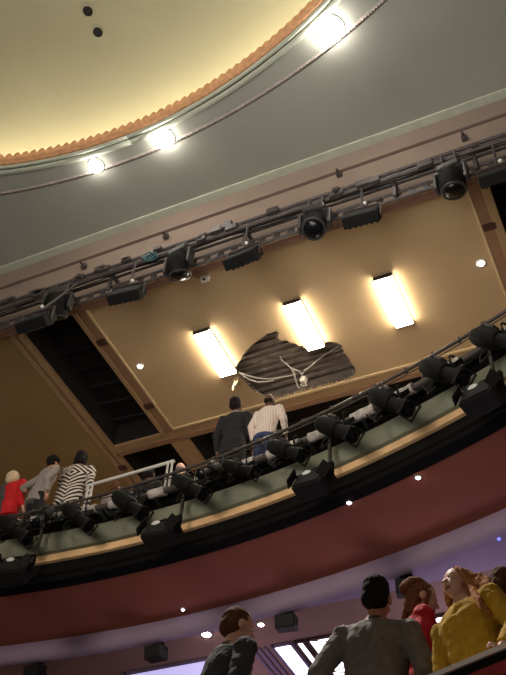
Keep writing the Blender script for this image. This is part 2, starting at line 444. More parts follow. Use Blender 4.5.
# dark lighting slots: boxes open below
def slot(x0, x1, y0, y1):
    global tr
    b = B(); h = .7
    lbox(b, x0, x1, y0, y1, TZ + h, TZ + h + .04)
    lbox(b, x0 - .03, x0, y0, y1, TZ + .05, TZ + h); lbox(b, x1, x1 + .03, y0, y1, TZ + .05, TZ + h)
    lbox(b, x0, x1, y0 - .03, y0, TZ + .05, TZ + h); lbox(b, x0, x1, y1, y1 + .03, TZ + .05, TZ + h)
    o = obj('ceiling_slot', b, 'dark_void', kind='structure')
    b = B()
    n = max(2, int((y1 - y0) / .45))
    for k in range(n): tube(b, (x0, y0 + (k + .5) * (y1 - y0) / n, TZ + .5), (x1, y0 + (k + .7) * (y1 - y0) / n, TZ + .5), .03)
    obj('batten', b, 'deep_black', o)
slot(-9.2, -8.14, 8.48, 11.84); slot(-9.2, -8.1, 12.1, 14.2); slot(-7.72, -1.25, 12.1, 14.2); slot(-.95, 3, 8.48, 14.2)
b = B(); lbox(b, -17, 6, 14.2, 14.4, 9, 15.6); obj('wall_back', b, 'tan_plaster', kind='structure')

# panel lights
def panel_light(x, y, lab, first=[None]):
    loc = (x, y, TZ)
    if first[0] is None:
        t = empty('ceiling_panel_light', loc)
        b = B(); lbox(b, -.155, .155, -.56, .56, -.028, -.001, .004); lbox(b, -.155, .155, -.565, -.545, -.085, -.02); lbox(b, -.155, .155, .545, .565, -.085, -.02)
        obj('housing', b, 'housing_grey', t)
        b = B(); lbox(b, -.15, .15, -.543, .543, -.09, -.0285, .018); obj('diffuser', b, 'panel_glow', t)
        first[0] = t
    else:
        t = first[0].copy(); COL.objects.link(t); t.location = loc
        for ch in first[0].children:
            c = ch.copy(); COL.objects.link(c); c.parent = t
    tag(t, lab, 'light', 'panel lights on the gallery ceiling')
panel_light(-6.24, 10.27, 'glowing rectangular panel light left of the ceiling hole')
panel_light(-4.55, 10.24, 'glowing rectangular panel light whose end overlaps the ceiling hole')
panel_light(-2.98, 10.29, 'glowing rectangular panel light alone on the right, away from the hole')
panel_light(-12.9, 10.5, 'glowing rectangular panel light on the left side ceiling')
# small downlights
for px, py, r_, lab in ((140, 366, .045, 'tiny round downlight near the dark left ceiling slot'), (481, 263, .055, 'small bright round downlight by the right ceiling frame')):
    p = at_z(px, py, TZ)
    t = empty('downlight', (p.x, p.y, TZ), lab, 'downlight', 'downlights on the gallery ceiling')
    b = B(); lathe(b, [(r_, -.015), (r_ + .03, -.012), (r_ + .03, 0), (r_, 0)], 20); obj('trim_ring', b, 'white_enamel', t, True)
    b = B(); ball(b, (0, 0, -.012), (r_, r_, .03), 2); obj('bulb', b, 'small_glow', t, True)
p = at_z(205, 279, TZ - .06)
t = empty('ceiling_sensor', (p.x, p.y, TZ), 'small pale square box on the ceiling edge between moving head and flood', 'sensor')
b = B(); box(b, (0, 0, -.05), (.15, .1, .09), bev=.012); obj('body', b, 'white_enamel', t)
b = B(); ball(b, (0, -.03, -.1), (.03, .02, .02), 2); obj('lens', b, 'lens_glass', t, True)

# ------------------------------------------------------------------ truss with lanterns
TY = 7.92
t = empty('lighting_truss', (-4.5, TY, 13.88), 'long dark lighting truss with rungs slung along the brown beam', 'truss')
X0, X1 = -11.5, 8.0
def tz(): return 0
for (dy, dz, r_) in ((0, .27, .03), (0, .13, .04), (.17, .2, .025), (.17, -.03, .025), (.17, -.19, .025)):
    b = B(); tube(b, (X0, dy, dz), (X1, dy, dz), r_, n=12); auto(obj('chord', b, 'truss_black', t))
def part_copy(o, loc):
    c = o.copy(); COL.objects.link(c); c.location = loc; return c
b = B(); lbox(b, -.05, .05, .155, .185, -.19, -.03); rung = obj('rung', b, 'truss_black', t, loc=(X0 + .1, 0, 0))
for k in range(1, 82): part_copy(rung, (X0 + .1 + k * .236, 0, 0))
b = B(); x = X0; k = 0
while x < X1:
    tube(b, (x, .0, .13 if k % 2 else .27), (x + .3, .0, .27 if k % 2 else .13), .014, n=6); x += .3; k += 1
obj('lacing', b, 'truss_black', t)
b = B(); box(b, (0, .09, .05), (.05, .04, .5)); box(b, (0, .235, .2), (.05, .27, .05)); sb = obj('support_bracket', b, 'truss_black', t, loc=(X0 + .6, 0, 0))
for k in range(1, 16): part_copy(sb, (X0 + .6 + k * 1.2, 0, 0))
for k in range(40):
    x = random.uniform(-6, X1 - .5); s = random.uniform(.05, .14)
    while min(abs(x - u) for u in (-3.4, -1.17, 1.11, 3.16)) < .3: x += .1
    b = B(); box(b, (x, -.045, random.uniform(.1, .27)), (s * 1.6, .07, s), bev=.01); obj('cable_clip', b, 'truss_black', t)
for k in range(4):
    b = B(); pts = []
    for i in range(50):
        x = X0 + (X1 - X0) * i / 49; pts.append((x, .065 + .012 * math.sin(i * 1.3 + k), .14 + .035 * k - .04 * abs(math.sin(i * .8 + k * 1.7))))
    path_tube(b, pts, .013, 6); obj('cable', b, 'deep_black', t, True)
# moving heads
def moving_head(px, py, yaw, tilt, lab, grp='moving heads on the truss'):
    p = at_y(px, py, 7.83)
    t = empty('hanging_spotlight', (p.x, 7.83, p.z), lab, 'stage light', grp, (0, 0, R(yaw)))
    top = 14.0 - p.z
    b = B(); box(b, (0, 0, .32), (.34, .22, .13), bev=.03); obj('base', b, 'housing_grey', t)
    b = B(); tube(b, (-.1, 0, .38), (-.1, 0, top), .02); tube(b, (.1, 0, .38), (.1, 0, top), .02); obj('clamp', b, 'truss_black', t)
    for s in (-1, 1):
        b = B(); box(b, (s * .225, 0, .1), (.05, .14, .36), bev=.02); box(b, (s * .17, 0, .245), (.13, .14, .05), bev=.015); obj('yoke_arm', b, 'housing_grey', t)
    rt = Matrix.Rotation(R(tilt), 4, 'X')
    b = B(); lathe(b, [(.07, .2), (.13, .19), (.17, .1), (.185, -.02), (.18, -.12), (.165, -.16)], 24, rt); auto(obj('head', b, 'lamp_black', t))
    b = B(); lathe(b, [(.16, -.161), (.18, -.161), (.178, -.18), (.16, -.18)], 28, rt); obj('lens_rim', b, 'housing_grey', t, True)
    b = B(); lathe(b, [(.145, -.162), (.145, -.18), (.09, -.21), (.02, -.22)], 24, rt); obj('lens', b, 'lens_glass', t, True)
moving_head(56, 307, 15, 38, 'dark moving head stage light at the left end of the truss')
moving_head(178, 266, -10, 25, 'dark moving head stage light beside the teal cable')
moving_head(315, 225, 5, -18, 'round moving head stage light near the middle of the truss')
moving_head(452, 182, -8, 12, 'dark moving head stage light at the right, above the ceiling frame')
# floods
def flood(px, py, lab, yaw=0, y=7.86):
    p = at_y(px, py, y)
    t = empty('hanging_floodlight', p, lab, 'flood light', 'rectangular floods under the truss', (0, 0, R(yaw)))
    rt = Matrix.Rotation(R(-28), 3, 'X')
    b = B(); box(b, (0, 0, 0), (.52, .16, .37), rt, .012); obj('housing', b, 'lamp_black', t)
    b = B(); box(b, rt @ Vector((0, -.083, 0)), (.47, .012, .32), rt); obj('glass', b, 'deep_black', t)
    b = B()
    for k in range(6): box(b, rt @ Vector((-.2 + k * .08, .095, .04)), (.012, .04, .2), rt)
    obj('cooling_fins', b, 'lamp_black', t)
    b = B()
    for s in (-1, 1): box(b, (s * .272, 0, .1), (.012, .04, .28))
    box(b, (0, 0, .24), (.556, .04, .012)); obj('yoke', b, 'truss_black', t)
    b = B(); tube(b, (0, 0, .246), (0, 7.9 - y, 13.97 - p.z), .018); obj('clamp', b, 'truss_black', t)
    b = B(); ball(b, (.06, -.04, .285), (.03, .025, .03), 2); obj('status_lamp', b, 'white_enamel', t, True)
flood(36, 322, 'black rectangular flood at the far left under the truss', 0, 7.3)
flood(127, 295, 'black rectangular flood second from the left under the truss', 6)
flood(243, 258, 'black rectangular flood left of the round moving head', -4)
flood(362, 218, 'black rectangular flood right of the round moving head', 4)
flood(499, 176, 'black rectangular flood cut by the right edge of the picture')
b = B(); pts = []
for k in range(46):
    a = k * .55; pts.append((.1 * math.cos(a) + .0015 * k, -.02 + .0015 * k, .08 * math.sin(a) + .03 * math.sin(k * .31)))
path_tube(b, pts, .01, 6)
p = at_y(148, 257, 7.76)
tag(obj('coiled_cable', b, 'teal_cable', loc=p, smooth=True), 'coil of teal cable hung on the truss left of centre', 'cable')

# ------------------------------------------------------------------ upper balcony
BC = (-6.4, -4.85)
A0, A1 = R(-55), R(50)
def bal(mat_, prof, name, n=120):
    b = B(); arc_sweep(b, BC, prof, A0, A1, n); return auto(obj(name, b, mat_, kind='structure'), 50)
bal('green_padding', [(13.80, 9.66), (13.71, 9.645), (13.655, 9.58), (13.63, 9.49), (13.64, 9.40), (13.68, 9.32), (13.80, 9.30)], 'trim_balcony_padding')
bal('gold_strip', [(13.80, 9.298), (13.715, 9.29), (13.70, 9.24), (13.70, 9.17), (13.80, 9.16)], 'trim_balcony_gilding')
bal('black_lip', [(13.80, 9.158), (13.73, 9.15), (13.72, 9.06), (13.68, 9.0), (13.66, 8.93), (13.69, 8.90), (13.64, 8.85), (13.64, 8.79), (13.80, 8.78)], 'trim_balcony_lip')
bal('black_lip', [(13.72, 9.865), (13.72, 9.93), (13.95, 9.93), (13.95, 9.865)], 'trim_balcony_ledge')
b = B(); arc_sweep(b, BC, [(13.801, 8.90), (13.801, 9.86), (13.95, 9.86), (13.95, 8.90)], A0, A1, 120); obj('wall_balcony', b, 'black_lip', kind='structure')  # black colour stands in for the shadow below the bar
b = B(); arc_sweep(b, BC, [(13.951, 8.98), (13.951, 9.7), (13.99, 9.7), (13.99, 9.95), (14.62, 9.95), (14.62, 10.15), (16.4, 10.15), (16.4, 8.98)], A0, A1, 120); obj('floor_balcony', b, 'carpet_dark', kind='structure')
# rail
RC, RR, RZ = (-7.5, -8.05), 17.168, 10.4
t = empty('balcony_rail', (-6.4, 9.0, 9.74), 'thin dark metal rail running along the top of the upper balcony', 'rail')
def loc_(p): return Vector(p) - Vector((-6.4, 9.0, 9.74))
def rp(x, z=RZ): return (x, RC[1] + math.sqrt(RR ** 2 - (x - RC[0]) ** 2), z)
b = B(); path_tube(b, [loc_(rp(-13 + k * .15)) for k in range(100)], .022, 8); obj('top_rail', b, 'rail_metal', t, True)
b = B(); path_tube(b, [loc_(rp(-13 + k * .15, RZ - .07)) for k in range(100)], .009, 6); obj('wire', b, 'rail_metal', t, True)
for k in range(19):
    x = -12.6 + k * .75
    q = rp(x)
    rr = math.hypot(q[0] - BC[0], q[1] - BC[1]); rr = min(rr, 14.2)
    a = math.atan2(q[0] - BC[0], q[1] - BC[1]); f0 = (BC[0] + min(rr, 14.2) * math.sin(a), BC[1] + min(rr, 14.2) * math.cos(a), 9.932 if rr < 13.95 else 9.952)
    b = B(); tube(b, loc_(f0), loc_(q), .012, n=8); obj('post', b, 'rail_metal', t)
for k in range(38):
    x = -12.7 + k * .37 + random.uniform(-.05, .05); q = loc_(rp(x))
    b = B(); box(b, q, (random.uniform(.03, .09), .06, .06), bev=.01); obj('clip', b, 'rail_metal', t)
# pipe (lighting bar)
PZ = 9.76; PC, PR = (-6.45, -5.3), 13.98
def pp(x, z=PZ, d=0): return Vector((x, PC[1] + math.sqrt((PR + d) ** 2 - (x - PC[0]) ** 2), z))
spots = [(14, 543, -15, 39, 1.15, 'at the left edge of the picture'), (45, 533, -80, 58, .85, 'seen nearly end on below the blonde person'), (75, 526, -15, 43, 1.05, 'below the person in the grey shirt'),
         (131, 508, -22, 43, 1.2, 'just right of the left white handrail post'), (194, 489, -20, 43, 1.1, 'below the right white handrail post'), (219, 478, -85, 48, .85, 'below the dark suited man, foreshortened'), (246, 472, -15, 37, .95, 'below the white shirted man'),
         (299, 448, -20, 41, 1.1, 'left of the middle hanging flood'), (354, 426, -22, 45, 1.22, 'right of the middle hanging flood'), (412, 395, -20, 49, 1.25, 'midway along the right half of the bar'), (466, 361, -18, 49, 1.25, 'left of the right hanging flood'), (516, 324, -15, 47, 1.25, 'at the right edge of the picture')]
floods = [(13, 572, 'at the far left'), (164, 534, 'below the white handrail'), (321, 482, 'in the middle of the balcony'), (495, 393, 'at the right')]
busy = [at_y(q_[0], q_[1], 8.46).x for q_ in spots] + [at_y(q_[0], q_[1], 8.3).x for q_ in floods]
t = empty('lighting_bar', (-6.4, 8.68, PZ), 'pale grey tubular lighting bar bracketed to the front of the upper balcony', 'bar')
o0 = Vector((-6.4, 8.68, PZ))
b = B(); path_tube(b, [pp(-13 + k * .15) - o0 for k in range(100)], .042, 12); obj('tube', b, 'rail_metal', t, True)
for k in range(24):
    x = -12.6 + k * .6
    b = B(); path_tube(b, [pp(x + j * .07 * (1 + .3 * math.sin(k))) - o0 for j in range(6)], [.064 + .005 * math.sin(j * 2 + k) for j in range(6)], 12); auto(obj('sleeve', b, 'tube_grey', t))
for k in range(14):
    x = -12.3 + k * 1.05
    while min(abs(x - u) for u in busy) < .17: x += .05
    q = pp(x) - o0; f = pp(x, d=.14) - o0
    b = B(); box(b, (q.x, q.y + .1, q.z - .09), (.04, .16, .04)); box(b, (q.x, q.y + .02, q.z - .06), (.05, .05, .08)); obj('bracket', b, 'deep_black', t)
gaps = sorted(busy)
for xa, xb in zip(gaps, gaps[1:]):
    if xb - xa < .7: continue
    for kk in range(2):
        b = B(); pts = []
        for i in range(13):
            t_ = i / 12; x = xa + .27 + (xb - xa - .54) * t_
            pts.append(pp(x, PZ - .085 - (.07 + .06 * kk) * math.sin(PI * t_), -.02 - .02 * kk) - o0)
        path_tube(b, pts, .011, 6); obj('cable', b, 'deep_black', t, True)
# profile spots on the bar
def build_spot():
    t = empty('profile_spotlight', (0, 0, 0))
    b = B(); pts = [(0, .094 * math.cos(a), .094 * math.sin(a)) for a in [R(-40 + 26 * k) for k in range(11)]]
    path_tube(b, pts, .012, 8); box(b, (0, 0, -.1), (.04, .04, .04)); obj('clamp', b, 'lamp_black', t, True)
    b = B()
    for s in (-1, 1): box(b, (s * .125, -.155, -.19), (.012, .25, .05), Matrix.Rotation(R(52), 3, 'X'))
    box(b, (0, -.085, -.1), (.26, .012, .05)); box(b, (0, -.05, -.1), (.05, .07, .03)); obj('yoke', b, 'lamp_black', t)
    tl = []
    ry = Matrix.Rotation(R(90), 4, 'Y')
    b = B(); lathe(b, [(.04, -.34), (.08, -.33), (.097, -.26), (.1, -.1), (.096, .02), (.08, .05)], 18, ry); tl.append(auto(obj('lamp_housing', b, 'lamp_black', t)))
    b = B(); lathe(b, [(.066, .051), (.068, .2), (.08, .21), (.082, .34), (.074, .34)], 18, ry); tl.append(auto(obj('lens_tube', b, 'lamp_black', t)))
    b = B(); lathe(b, [(.02, .341), (.07, .341), (.066, .346), (.02, .352)], 18, ry); tl.append(obj('lens', b, 'lens_glass', t, True))
    b = B()
    for s in (-1, 1): box(b, (.36, s * .085, 0), (.02, .014, .184)); box(b, (.36, 0, s * .085), (.02, .184, .014))
    tl.append(obj('gel_frame', b, 'deep_black', t))
    b = B(); box(b, (-.16, 0, .11), (.14, .08, .035), bev=.01); tl.append(obj('cooling_vent', b, 'housing_grey', t))
    b = B(); path_tube(b, spline([(-.12, .08, -.04), (-.2, .06, -.14), (-.06, .0, -.24), (.06, -.04, -.16)]), .011, 6); tl.append(obj('power_lead', b, 'deep_black', t, True))
    for o in tl: o.location = (0, -.22, -.28); o['tilt'] = 1
    return t
spot0 = None
for px, py, yaw, tilt, sc_, lab in spots:
    p = at_y(px, py, 8.46); q = pp(p.x)
    if spot0 is None: s = spot0 = build_spot()
    else:
        s = spot0.copy(); COL.objects.link(s)
        for ch in spot0.children:
            c = ch.copy(); COL.objects.link(c); c.parent = s
    s.scale = (sc_ * .93,) * 3; s.location = q; s.rotation_euler = (0, 0, -math.asin((q.x - PC[0]) / PR))
    for c in s.children:
        if c.get('tilt'): c.rotation_euler = (0, R(tilt), R(yaw * (1 if yaw < -50 else .5)))
        if c.get('tilt') and yaw < -50: c.location = (0, -.42, -.3)
    tag(s, 'black profile spotlight on the balcony bar ' + lab, 'stage light', 'profile spotlights on the balcony bar')
# hanging floods below the bar
for px, py, lab in floods:
    q0 = at_y(px, py, 8.3); q = pp(q0.x); q0 = at_y(px, py, q.y - .38); q = pp(q0.x)
    t = empty('hanging_flood', (q.x, q.y, q.z), 'boxy black flood hung below the balcony bar ' + lab, 'flood light', 'boxy floods hung below the balcony bar', (0, 0, -math.asin((q.x - PC[0]) / PR)))
    d = Vector(q0) - q
    rt = Matrix.Rotation(R(-20), 3, 'X') @ Matrix.Rotation(R(12), 3, 'Y')
    b = B(); pts = [(0, .088 * math.cos(a), .088 * math.sin(a)) for a in [R(-40 + 26 * k) for k in range(11)]]; path_tube(b, pts, .013, 8); obj('clamp', b, 'lamp_black', t, True)
    b = B(); box(b, (0, -.06, (-.09 + d.z + .2) / 2), (.035, .03, abs(d.z + .2 + .09))); box(b, (0, -.06 + (d.y + .06) / 2, d.z + .22), (.035, abs(d.y + .06) + .03, .025)); box(b, (0, -.06, -.095), (.05, .05, .02)); obj('hanger', b, 'rail_metal', t)
    b = B()
    for s in (-1, 1): box(b, (s * .24 , d.y, d.z + .08), (.012, .05, .26))
    box(b, (0, d.y, d.z + .2), (.49, .05, .012)); obj('yoke', b, 'lamp_black', t)
    b = B(); box(b, (0, d.y, d.z), (.43, .22, .27), rt, .03); obj('housing', b, 'deep_black', t)
    b = B(); box(b, Vector((0, d.y, d.z)) + rt @ Vector((0, -.112, -.01)), (.37, .02, .21), rt); obj('front_glass', b, 'deep_black', t)
    b = B(); ball(b, Vector((-.08, d.y, d.z)) + rt @ Vector((0, -.115, .1)), (.07, .03, .04), 2, rt); obj('highlight', b, 'white_enamel', t, True)  # white ball stands in for a bright highlight on the flood
    for s in (-1, 1):
        b = B(); box(b, Vector((0, d.y, d.z)) + rt @ Vector((s * .235, -.15, .0)), (.012, .12, .22), rt @ Matrix.Rotation(R(s * -25), 3, 'Z')); obj('barn_door', b, 'deep_black', t)
# white handrail
y = 9.22
L0, L1 = at_y(86, 512, y), at_y(91, 484, y); R0_, R1_ = at_y(167.5, 482, y), at_y(170.5, 462, y)
fl = 9.952
t = empty('stair_handrail', (L1.x, y, fl), 'white tubular handrail with double posts standing behind the left balcony rail', 'handrail')
o1 = Vector((L1.x, y, fl))
for e in (L1, R1_):
    for dx in (-.035, .035):
        b = B(); tube(b, Vector((e.x + dx, y, fl)) - o1, Vector((e.x + dx, y, e.z)) - o1, .017); obj('post', b, 'handrail_white', t)
b = B(); tube(b, L1 + Vector((-.06, 0, -.02)) - o1, R1_ + Vector((.06, 0, 0)) - o1, .026); obj('grab_rail', b, 'handrail_white', t)

# soffit and lower ceiling
inner = [(0, 645), (60, 640), (125, 630), (200, 612), (253, 592), (353, 567), (430, 540), (506, 510)]
SC = (-6.62, -6.62); SR = 16.69
b = B()
n = 120; rows = []
for i in range(n + 1):
    x = -16 + 20 * i / n
    yf = BC[1] + math.sqrt(13.79 ** 2 - min(abs(x - BC[0]), 11) ** 2)
    yr = SC[1] + math.sqrt(SR ** 2 - (x - SC[0]) ** 2)
    rows.append([b.verts.new((x, yf, 8.79)), b.verts.new((x, max(yr, yf + .1), 8.8)), b.verts.new((x, max(yr, yf + .1), 8.88)), b.verts.new((x, yf, 8.88))])
for A, Bq in zip(rows, rows[1:]):
    for k in range(4): b.faces.new((A[k], A[(k + 1) % 4], Bq[(k + 1) % 4], Bq[k]))
obj('ceiling_soffit', b, 'maroon_soffit', kind='structure')
LZ = 8.58
b = B(); rows = []
for i in range(n + 1):
    x = -16 + 20 * i / n
    yr = SC[1] + math.sqrt(SR ** 2 - (x - SC[0]) ** 2) + .005
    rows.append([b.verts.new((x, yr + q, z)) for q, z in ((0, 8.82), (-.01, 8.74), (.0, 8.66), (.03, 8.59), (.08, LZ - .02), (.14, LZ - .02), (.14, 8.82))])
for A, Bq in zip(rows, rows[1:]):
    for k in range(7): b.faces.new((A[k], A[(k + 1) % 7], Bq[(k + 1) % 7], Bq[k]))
auto(obj('trim_cove', b, 'purple_lit_plaster', kind='structure'), 60)
b = B(); lbox(b, -16, 4, 6.5, 12.6, LZ, LZ + .05)
# cut away the part under the balcony front: only behind the cove
b.free()
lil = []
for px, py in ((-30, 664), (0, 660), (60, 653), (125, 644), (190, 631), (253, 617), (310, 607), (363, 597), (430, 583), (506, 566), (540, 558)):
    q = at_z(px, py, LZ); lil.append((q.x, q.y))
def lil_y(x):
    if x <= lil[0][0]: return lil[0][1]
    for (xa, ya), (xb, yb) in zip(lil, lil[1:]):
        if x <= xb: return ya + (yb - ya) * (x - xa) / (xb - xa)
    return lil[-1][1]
for nm, mt in (('ceiling_cove', 'purple_lit_plaster'), ('ceiling_lower', 'beige_plaster')):  # cove strip is tinted as far as the purple light reaches
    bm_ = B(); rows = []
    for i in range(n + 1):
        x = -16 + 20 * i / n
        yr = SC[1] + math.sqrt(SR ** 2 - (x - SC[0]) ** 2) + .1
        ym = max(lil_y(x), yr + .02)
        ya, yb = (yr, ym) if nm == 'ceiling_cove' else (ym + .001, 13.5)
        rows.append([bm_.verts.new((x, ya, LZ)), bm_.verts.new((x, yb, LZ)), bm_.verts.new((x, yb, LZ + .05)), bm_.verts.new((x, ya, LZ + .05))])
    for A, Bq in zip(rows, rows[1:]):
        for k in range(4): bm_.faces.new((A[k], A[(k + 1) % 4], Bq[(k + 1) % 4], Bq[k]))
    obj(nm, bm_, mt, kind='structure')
b = B(); lbox(b, -16, 4, 13.3, 13.5, 2.5, LZ); obj('wall_lower', b, 'beige_plaster', kind='structure')
# laylights
def laylight(x0, x1, y0, y1, glow, frame, lab, lattice=True):
    t = empty('ceiling_laylight', ((x0 + x1) / 2, (y0 + y1) / 2, LZ), lab, 'ceiling light', 'backlit panels in the lower ceiling')
    w, h = (x1 - x0) / 2, (y1 - y0) / 2
    b = B(); lbox(b, -w, w, -h, h, -.02, -.002); obj('glass', b, glow, t)
    b = B()
    for s in (-1, 1): lbox(b, s * w - .02, s * w + .02, -h - .02, h + .02, -.035, -.001); lbox(b, -w, w, s * h - .02, s * h + .02, -.035, -.001)
    obj('frame', b, frame, t)
    if lattice:
        b = B(); k = -h
        while k < h:
            for s in (-1, 1):
                p0, p1 = Vector((-w, k if s > 0 else k + w * .8, -.026)), Vector((w, k + w * .8 if s > 0 else k, -.026))
                tube(b, p0, p1, .008, n=6)
            k += .42
        tube(b, (0, -h, -.026), (0, h, -.026), .007, n=6)
        obj('leading', b, 'dark_frame', t)
Y0 = 10.79
laylight(-7.35, -6.05, Y0, 13.2, 'laylight_lilac', 'purple_frame', 'lilac backlit ceiling panel left of the brown haired man', False)
laylight(-5.10, -4.83, Y0, 13.2, 'laylight_glow', 'purple_frame', 'narrow white backlit ceiling panel right of the brown haired man', False)
laylight(-4.77, -4.66, Y0, 13.2, 'laylight_glow', 'dark_frame', 'slim white backlit panel between two dark frame bars', False)
laylight(-4.60, -3.50, Y0, 13.2, 'laylight_glow', 'dark_frame', 'latticed white backlit panel behind the grey blazer man')
laylight(-3.44, -2.3, Y0, 13.2, 'laylight_glow', 'dark_frame', 'latticed white backlit panel behind the women')
b = B()
for k in range(3): lbox(b, -5.40 + k * .085, -5.36 + k * .085, Y0, 13.2, LZ - .03, LZ - .001)
obj('trim_%d' % tr, b, 'purple_frame', kind='structure'); tr += 1
# ceiling speakers
for px, py, yaw, lab in ((22, 661, -10, 'small black speaker hung from the lower ceiling at the far left'), (152, 649, 0, 'small black speaker hung from the lower ceiling left of the brown haired man'),
                         (285, 621, 8, 'small black speaker hung from the lower ceiling between the two men'), (407, 588, 12, 'small black speaker half hidden behind the woman in red')):
    z = LZ - .16; p = at_z(px, py, z)
    yr = SC[1] + math.sqrt(SR ** 2 - (p.x - SC[0]) ** 2) + .16
    p.y = max(p.y, yr)
    h = LZ - p.z
    t = empty('ceiling_speaker', (p.x, p.y, LZ - .003), lab, 'speaker', 'speakers under the lower ceiling', (0, 0, R(yaw)))
    b = B(); box(b, (0, 0, -h), (.26, .2, .18), Matrix.Rotation(R(12), 3, 'X'), .015); obj('cabinet', b, 'deep_black', t)
    b = B(); box(b, Matrix.Rotation(R(12), 3, 'X') @ Vector((0, -.104, 0)) + Vector((0, 0, -h)), (.23, .01, .15), Matrix.Rotation(R(12), 3, 'X')); obj('grille', b, 'deep_black', t)
    b = B()
    for s in (-1, 1): tube(b, (s * .05, 0, -h + .08), (s * .03, .0, 0), .012)
    box(b, (0, 0, -.008), (.16, .1, .012)); obj('bracket', b, 'lamp_black', t)
# small soffit lights
for px, py, z, r_, mt, lab in ((349, 502, 8.795, .028, 'small_glow', 'tiny downlight in the maroon soffit below the middle flood'), (418, 477, 8.795, .026, 'small_glow', 'tiny downlight in the maroon soffit nearer the right edge'),
                               (198, 624, LZ, .06, 'spot_glow', 'bright little downlight left of the brown haired man'), (261, 624, LZ, .04, 'small_glow', 'small downlight just right of the brown haired man'),
                               (183, 609, 8.797, .022, 'cool_glow', 'faint downlight at the soffit edge above the bright little one')):
    p = at_z(px, py, z)
    if z == LZ:
        yr = SC[1] + math.sqrt(SR ** 2 - (p.x - SC[0]) ** 2) + .2
        p.y = max(p.y, yr)
    t = empty('downlight', (p.x, p.y, z), lab, 'downlight', 'downlights below the upper balcony')
    b = B(); lathe(b, [(r_, -.012), (r_ + .02, -.01), (r_ + .02, 0), (r_, 0)], 18); obj('trim_ring', b, 'white_enamel', t, True)
    b = B(); ball(b, (0, 0, -.01), (r_, r_, .022), 2); obj('bulb', b, mt, t, True)
p = at_z(499, 539, 8.6); p = at_y(499, 539, SC[1] + math.sqrt(SR ** 2 - (p.x - SC[0]) ** 2) - .01)
b = B(); ball(b, (0, 0, 0), (.022, .015, .022), 2); tag(obj('ceiling_indicator_lamp', b, 'blue_glow', loc=p, smooth=True), 'tiny blue indicator lamp on the purple-lit cove at the right', 'lamp')

# ------------------------------------------------------------------ dress circle front
ra, rb = at_z(426, 677, 4.12), at_z(510, 642, 4.12)
d = (rb - ra); d.z = 0; d.normalize(); nrm = Vector((-d.y, d.x, 0))
if nrm.y < 0: nrm = -nrm
st, en = ra - d * 4.0, rb + d * 2.5
bx = -1.75
by = ra.y + (bx - ra.x) * d.y / d.x
line = [(-9, by - .02), (-3.2, by - .02)] + [(bx - .5 + .1 * k, by - .02 + .0 * k if k < 3 else by + (bx - .5 + .1 * k - bx) * d.y / d.x * (1 if k > 5 else .5)) for k in range(0, 9)] + [(en.x, en.y)]
line = sorted(line)
def rail_y(x):
    for (xa, ya), (xb, yb) in zip(line, line[1:]):
        if x <= xb: return ya + (yb - ya) * (x - xa) / (xb - xa)
    return line[-1][1]
def slab(name, mat_, off0, off1, z0, z1, kind='structure'):
    b = B(); rows = []
    for x, y in line: rows.append([b.verts.new((x, y + o_, z)) for o_, z in ((off0, z0), (off0, z1), (off1, z1), (off1, z0))])
    for A, Bq in zip(rows, rows[1:]):
        for k in range(4): b.faces.new((A[k], A[(k + 1) % 4], Bq[(k + 1) % 4], Bq[k]))
    b.faces.new(rows[0][::-1]); b.faces.new(rows[-1])
    return obj(name, b, mat_, kind=kind)
slab('trim_circle_rail', 'rail_cream', -.012, .12, 4.093, 4.12)
slab('wall_circle', 'black_lip', .0, .1, 3.0, 4.09)
slab('trim_circle_velvet', 'rail_velvet', -.025, -.001, 3.965, 4.03)
slab('trim_circle_band', 'rail_cream', -.02, -.001, 3.865, 3.9)
slab('floor_circle', 'carpet_dark', .101, .72, 3.1, 3.3)
slab('floor_circle_step', 'carpet_dark', .721, 6, 3.1, 3.65)
# ------------------------------------------------------------------ people
def tex(scale):
    n = 'fold%s' % scale
    if n in bpy.data.textures: return bpy.data.textures[n]
    t = bpy.data.textures.new(n, 'CLOUDS'); t.noise_scale = scale; t.noise_depth = 2; return t
def fuse(o, vox, smooth=4, disp=0, dscale=.08):
    m = o.modifiers.new('fuse', 'REMESH'); m.mode = 'VOXEL'; m.voxel_size = vox; m.use_smooth_shade = True
    m = o.modifiers.new('soft', 'SMOOTH'); m.iterations = smooth; m.factor = .5
    if disp:
        m = o.modifiers.new('folds', 'DISPLACE'); m.texture = tex(dscale); m.strength = disp; m.mid_level = .5
    return o
def loft(bm, rings, n=20):
    rs = []
    for (x, y, z, rx, ry) in rings:
        rs.append([bm.verts.new((x + rx * math.cos(2 * PI * k / n), y + ry * math.sin(2 * PI * k / n), z)) for k in range(n)])
    for A, Bq in zip(rs, rs[1:]):
        for k in range(n): bm.faces.new((A[k], A[(k + 1) % n], Bq[(k + 1) % n], Bq[k]))
    bm.faces.new(rs[0][::-1]); bm.faces.new(rs[-1])
    return [v for r in rs for v in r]
def apply_since(bm, n0, mtx):
    bm.verts.ensure_lookup_table()
    for v in bm.verts[n0:]: v.co = mtx @ v.co
TORSO = [(0, 0, .86, .15, .11), (0, 0, .95, .168, .12), (0, 0, 1.08, .14, .10), (0, 0, 1.22, .155, .108), (0, 0, 1.34, .172, .112), (0, -.005, 1.42, .165, .088), (0, -.01, 1.47, .085, .068), (0, -.005, 1.51, .056, .058)]
